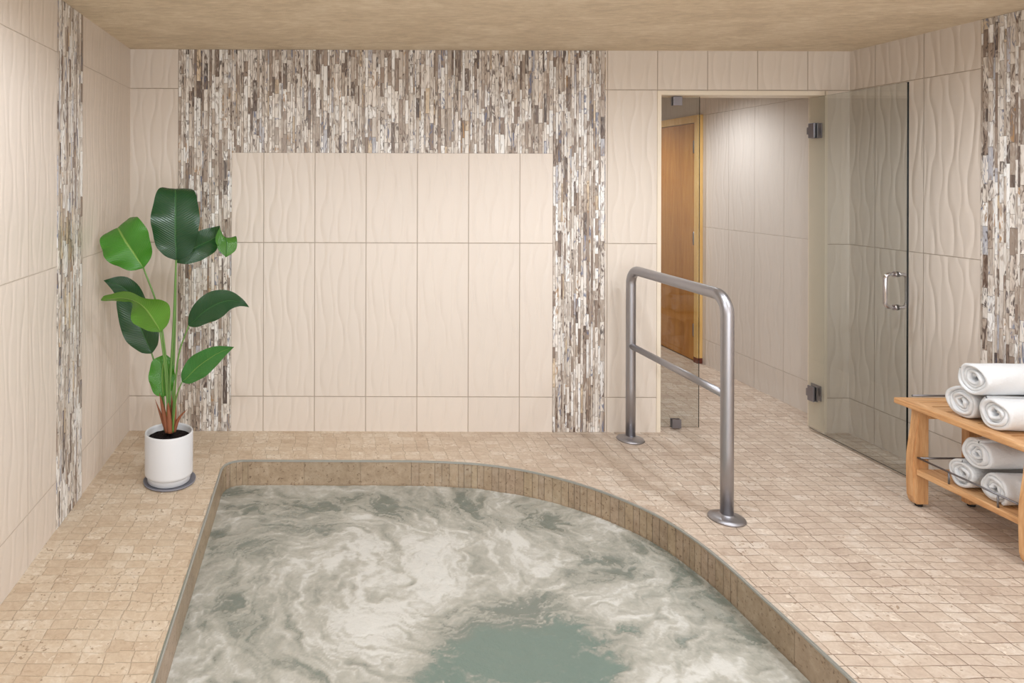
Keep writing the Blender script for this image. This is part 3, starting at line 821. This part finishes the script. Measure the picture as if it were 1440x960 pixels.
# ================================================================== PLANT
PX, PY = -0.717, 3.335
sau = bmesh.new(); lathe(sau, [(0,0.001),(0.118,0.001),(0.126,0.004),(0.128,0.012),(0.125,0.012),(0.121,0.007),(0,0.006)], (0,0), 64)
so_ = obj('plant_saucer', sau, M_saucer, smooth=True); so_.location = (PX+0.004,PY,0)
tag(so_, 'thin grey round saucer under the white plant pot', 'saucer')
plant = thing('potted_plant', (PX,PY,0.0065), 'tall green broad-leaved plant in white cylindrical pot in the corner', 'potted plant')
bm = bmesh.new()
lathe(bm, [(0,0.0068),(0.098,0.0068),(0.104,0.011),(0.1055,0.034),(0.1065,0.038),(0.112,0.041),(0.1165,0.046),(0.1170,0.055),(0.1175,0.240),(0.1165,0.2475),(0.113,0.250),(0.1095,0.2475),(0.1085,0.240),(0.1075,0.19),(0,0.19)], (PX,PY), 96)
obj('pot', bm, M_pot, plant)
bm = bmesh.new(); N=30
for i in range(-N,N):
    for j in range(-N,N):
        pass
rr = [0.0]+[0.1075*k/14 for k in range(1,15)]
prev=None
for r in rr:
    if r == 0: ring=[bm.verts.new((PX,PY,0.226))]
    else: ring=[bm.verts.new((PX+r*math.cos(2*math.pi*k/56),PY+r*math.sin(2*math.pi*k/56),0.226-0.10*r+random.uniform(-0.004,0.005)*(r<0.105))) for k in range(56)]
    if prev:
        for k in range(56):
            k2=(k+1)%56
            if len(prev)==1: bm.faces.new((prev[0],ring[k],ring[k2]))
            else: bm.faces.new((prev[k],ring[k],ring[k2],prev[k2]))
    prev=ring
obj('soil', bm, M_soil, plant, smooth=True)

def leaf(keys, m, bend=0.10, wave=0.0, seed=0, n=40, k=12, lab=None):
    """keys: (px, py, depth offset, half width, side vector)"""
    C=[at(a,b,PY+d) for a,b,d,w,s in keys]; Wd=[w for *_,w,s in keys]; S=[Vector(s).normalized() for *_,s in keys]
    cum=[0]
    for a,b in zip(C,C[1:]): cum.append(cum[-1]+(b-a).length)
    cum=[c/cum[-1] for c in cum]
    def interp(vals,t):
        i=0
        while i<len(cum)-2 and t>cum[i+1]: i+=1
        f=(t-cum[i])/(cum[i+1]-cum[i])
        p0=vals[max(i-1,0)];p1=vals[i];p2=vals[i+1];p3=vals[min(i+2,len(vals)-1)]
        return 0.5*((2*p1)+(p2-p0)*f+(2*p0-5*p1+4*p2-p3)*f*f+(3*p1-p0-3*p2+p3)*f**3)
    bm=bmesh.new(); uvl=bm.loops.layers.uv.new('UVMap'); rows=[]
    for i in range(n+1):
        t=i/n; c=interp(C,t); w=max(0.0004,interp(Wd,t)); s=interp(S,t).normalized()
        tg=(interp(C,min(1,t+0.02))-interp(C,max(0,t-0.02))).normalized()
        s=(s-tg*s.dot(tg)).normalized(); nm=s.cross(tg)
        row=[]
        for j in range(-k,k+1):
            q_=j/k
            lift=abs(q_)*w*bend + (-0.5*bend*w*q_*q_) + wave*w*math.sin(t*17+seed+q_*1.5)*q_*q_*0.22
            row.append((bm.verts.new(c+s*(w*q_)+nm*lift),(q_*0.5+0.5,t)))
        rows.append(row)
    for a,b in zip(rows,rows[1:]):
        for j in range(2*k):
            vs_=(a[j],a[j+1],b[j+1],b[j]); f=bm.faces.new([v[0] for v in vs_]); f.smooth=True
            for lp,v in zip(f.loops,vs_): lp[uvl].uv=v[1]
    o=obj('leaf', bm, m, plant)
    if lab: o['label']=lab
    return o
leaf([(248,366,0,.006,(1,0,0)),(248,361,-.004,.052,(1,0,0)),(248,350,-.010,.086,(1,0,0)),(247,335,-.015,.108,(1,0,0)),(247,316,-.018,.118,(1,0,0)),(247,297,-.012,.117,(1,0,.0)),(247,282,.0,.108,(1,.0,.0)),(247,271,.022,.092,(1,.0,.0)),(247,266,.055,.066,(1,0,0)),(247,268,.09,0,(1,0,0))], M_leafd, 0.14, 0.5, 1, 60, lab='large dark glossy upright leaf')
leaf([(202,377,-.02,.006,(.83,.1,.5)),(198,371,-.025,.060,(.85,.1,.42)),(188,356,-.035,.108,(.86,.0,.36)),(177,340,-.02,.122,(.84,-.0,.40)),(170,328,.015,.112,(.78,.0,.5)),(166,321,.055,.075,(.78,.0,.5)),(168,322,.09,.0,(.78,.0,.5))], M_leafl, 0.30, 0.6, 2, lab='bright green arching leaf')
leaf([(248,369,.03,.006,(.4,0,-.9)),(256,362,.04,.045,(.5,0,-.85)),(272,350,.06,.070,(.5,.1,-.8)),(292,340,.06,.066,(.35,0,-.9)),(306,333,.05,.052,(.3,-.3,-.8)),(315,332,.02,.050,(.6,-.4,-.5)),(319,340,-.01,.052,(.95,-.2,-.1)),(319,352,-.02,.042,(1,0,.1)),(318,362,-.02,0,(1,0,.1))], M_leafd, 0.25, 0.4, 3, 56, lab='dark leaf with its pale tip folded down')
leaf([(226,467,-.04,.006,(-.86,0,-.5)),(223,461,-.05,.055,(-.88,0,-.4)),(214,447,-.075,.098,(-.88,.1,-.42)),(204,434,-.10,.095,(-.75,.4,-.5)),(192,425,-.12,.075,(-.5,.8,-.4)),(175,420,-.14,.066,(-.2,.85,-.45)),(158,421,-.155,.055,(0,.85,-.5)),(147,422,-.16,.032,(0,.85,-.5)),(142,423,-.165,0,(0,.9,-.4))], M_leafl, 0.25, 0.4, 4, lab='pale-backed leaf twisting to the left')
leaf([(214,497,.06,.006,(.95,0,.3)),(211,490,.065,.05,(.95,0,.3)),(203,472,.07,.085,(.9,0,.35)),(193,450,.08,.088,(.9,.1,.3)),(186,428,.08,.075,(.85,.1,.4)),(180,410,.07,.060,(.6,.1,.8)),(166,401,.05,.045,(.1,.3,1)),(146,395,.02,0,(0,.3,1))], M_leafd, 0.25, 0.5, 5, lab='dark leaf behind the pale-backed one')
leaf([(266,458,-.02,.006,(.5,0,-.85)),(273,452,-.025,.035,(.5,0,-.85)),(288,438,-.04,.062,(.5,.1,-.8)),(305,428,-.05,.068,(.35,-.1,-.9)),(322,423,-.06,.050,(.1,-.2,-.95)),(338,425,-.07,.022,(-.1,-.2,-.9)),(351,432,-.075,0,(-.2,-.2,-.9))], M_leafd, 0.35, 0.3, 6, lab='dark pointed leaf reaching right')
leaf([(257,537,-.05,.005,(.6,0,-.8)),(263,532,-.055,.035,(.6,0,-.8)),(278,517,-.065,.058,(.55,0,-.8)),(294,505,-.08,.052,(.5,0,-.85)),(311,495,-.09,.032,(.4,0,-.9)),(330,488,-.1,0,(.3,0,-.9))], M_leafm, 0.12, 0.3, 7, lab='lowest mid-green pointed leaf reaching right')
leaf([(231,558,.0,.006,(1,0,0)),(230,552,.005,.042,(1,0,0)),(229,538,.01,.062,(1,0,.05)),(229,522,.02,.064,(1,0,.1)),(231,508,.03,.050,(1,0,.1)),(233,498,.05,.0,(1,0,.1))], M_leafl, 0.22, 0.6, 8, lab='small bright leaf near the base')
def stem(pts, r0, r1):
    P=bez([at(a,b,PY+d) for a,b,d in pts], 24); n=len(P)
    bm=bmesh.new(); tube(bm, P, [r0+(r1-r0)*i/(n-1) for i in range(n)], 10); obj('stem', bm, M_stem, plant)
stem([(238,606,0),(240,540,0),(245,450,0),(248,366,0)], .0075,.0048)
stem([(241,606,.01),(244,540,.02),(247,450,.03),(248,368,.03)], .007,.004)
stem([(236,606,-.01),(236,530,-.01),(224,440,-.02),(202,377,-.02)], .0065,.0042)
stem([(239,606,-.015),(236,560,-.02),(232,510,-.03),(226,467,-.04)], .0065,.0042)
stem([(233,606,.01),(229,560,.03),(222,525,.05),(214,497,.06)], .0065,.004)
stem([(243,606,-.01),(246,560,-.02),(252,500,-.02),(266,458,-.02)], .006,.0035)
stem([(244,608,-.02),(246,580,-.03),(250,555,-.045),(257,537,-.05)], .005,.003)
stem([(236,606,.02),(233,585,.01),(231,558,0)], .005,.004)
def sheath(pts, r):
    P=bez([at(a,b,PY+d) for a,b,d in pts], 18); n=len(P)
    bm=bmesh.new(); tube(bm, P, [max(.0008,r*(1-(i/(n-1))**2.2)) for i in range(n)], 10); o=obj('sheath', bm, M_sheath, plant)
for pts,r in (([(237,608,-.012),(233,588,-.01),(229,570,-.005),(225,553,0)],.014),([(240,609,-.02),(239,590,-.022),(238,575,-.02),(236,560,-.02)],.014),([(244,606,-.005),(246,588,-.005),(247,568,0),(248,554,0)],.013),
              ([(235,606,.0),(230,592,.005),(225,578,.01),(219,562,.012)],.009),([(246,607,-.01),(250,594,-.012),(255,585,-.014),(264,576,-.02)],.009),([(241,609,.008),(243,588,.01),(243,572,.01),(242,556,.01)],.012)):
    sheath(pts, r)

# ================================================================== LIGHTS
def spot(loc, power, color=(1,0.93,0.84), radius=0.05, size=155, blend=0.9, aim=None):
    l = bpy.data.lights.new('downlight','SPOT'); l.energy = power; l.color = color; l.shadow_soft_size = radius
    l.spot_size = math.radians(size); l.spot_blend = blend
    o = bpy.data.objects.new('downlight', l); COL.objects.link(o); o.location = loc
    if aim is not None: o.rotation_euler = (Vector(aim)-Vector(loc)).to_track_quat('-Z','Y').to_euler()
    return o
def panel(loc, sx, sy, power, color=(1,0.95,0.88)):
    l = bpy.data.lights.new('ceiling_panel','AREA'); l.shape='RECTANGLE'; l.size=sx; l.size_y=sy; l.energy=power; l.color=color
    o = bpy.data.objects.new('ceiling_panel', l); COL.objects.link(o); o.location = loc; return o
ZL = H-0.03
WARM=(0.865,0.935,1.0)
for loc,pw in (((-0.22,1.85),32),((2.12,2.55),30),((1.35,2.60),28),((2.55,1.75),30),((0.7,1.5),20),((2.3,0.4),24),((0.0,0.3),20)):
    spot((loc[0],loc[1],ZL), pw, WARM, size=178, blend=(0.8 if loc[1] > 2.3 else 0.45), radius=0.035)
# added soft fill light at the unseen end wall behind the camera
l = bpy.data.lights.new('end_fill','AREA'); l.shape='RECTANGLE'; l.size=3.6; l.size_y=1.7; l.energy=105; l.color=(0.87,0.94,1.0)
o = bpy.data.objects.new('end_fill', l); COL.objects.link(o); o.location=(1.05,YF+0.03,1.25); o.rotation_euler=(math.radians(99),0,0)
spot((2.66,4.98,ZL), 34, (0.94,0.97,1.0), 0.05)
spot((2.5,6.2,ZL), 45, (1,0.97,0.93), 0.05)
w = bpy.data.worlds.new('World'); sc.world = w; w.use_nodes = True
w.node_tree.nodes['Background'].inputs[0].default_value = (0.9,0.85,0.8,1); w.node_tree.nodes['Background'].inputs[1].default_value = 0.05

# ================================================================== CAMERA
cd = bpy.data.cameras.new('camera'); cam = bpy.data.objects.new('camera', cd); COL.objects.link(cam)
cd.sensor_width = 36; cd.lens = F/1440*36
cd.shift_x = (720-CX)/1440; cd.shift_y = -(480-CY)/1440
cd.clip_start = 0.02
cam.location = (0,0,EYE)
cam.rotation_euler = (math.radians(90), 0, 0)
cam.rotation_euler = (Matrix.Rotation(math.radians(90),4,'X') @ Matrix.Rotation(math.radians(0.17),4,'Z')).to_euler()
sc.camera = cam
vs_ = sc.view_settings; vs_.view_transform='Standard'; vs_.look='None'; vs_.gamma=1; vs_.use_curve_mapping=False
vs_.exposure = 0.27
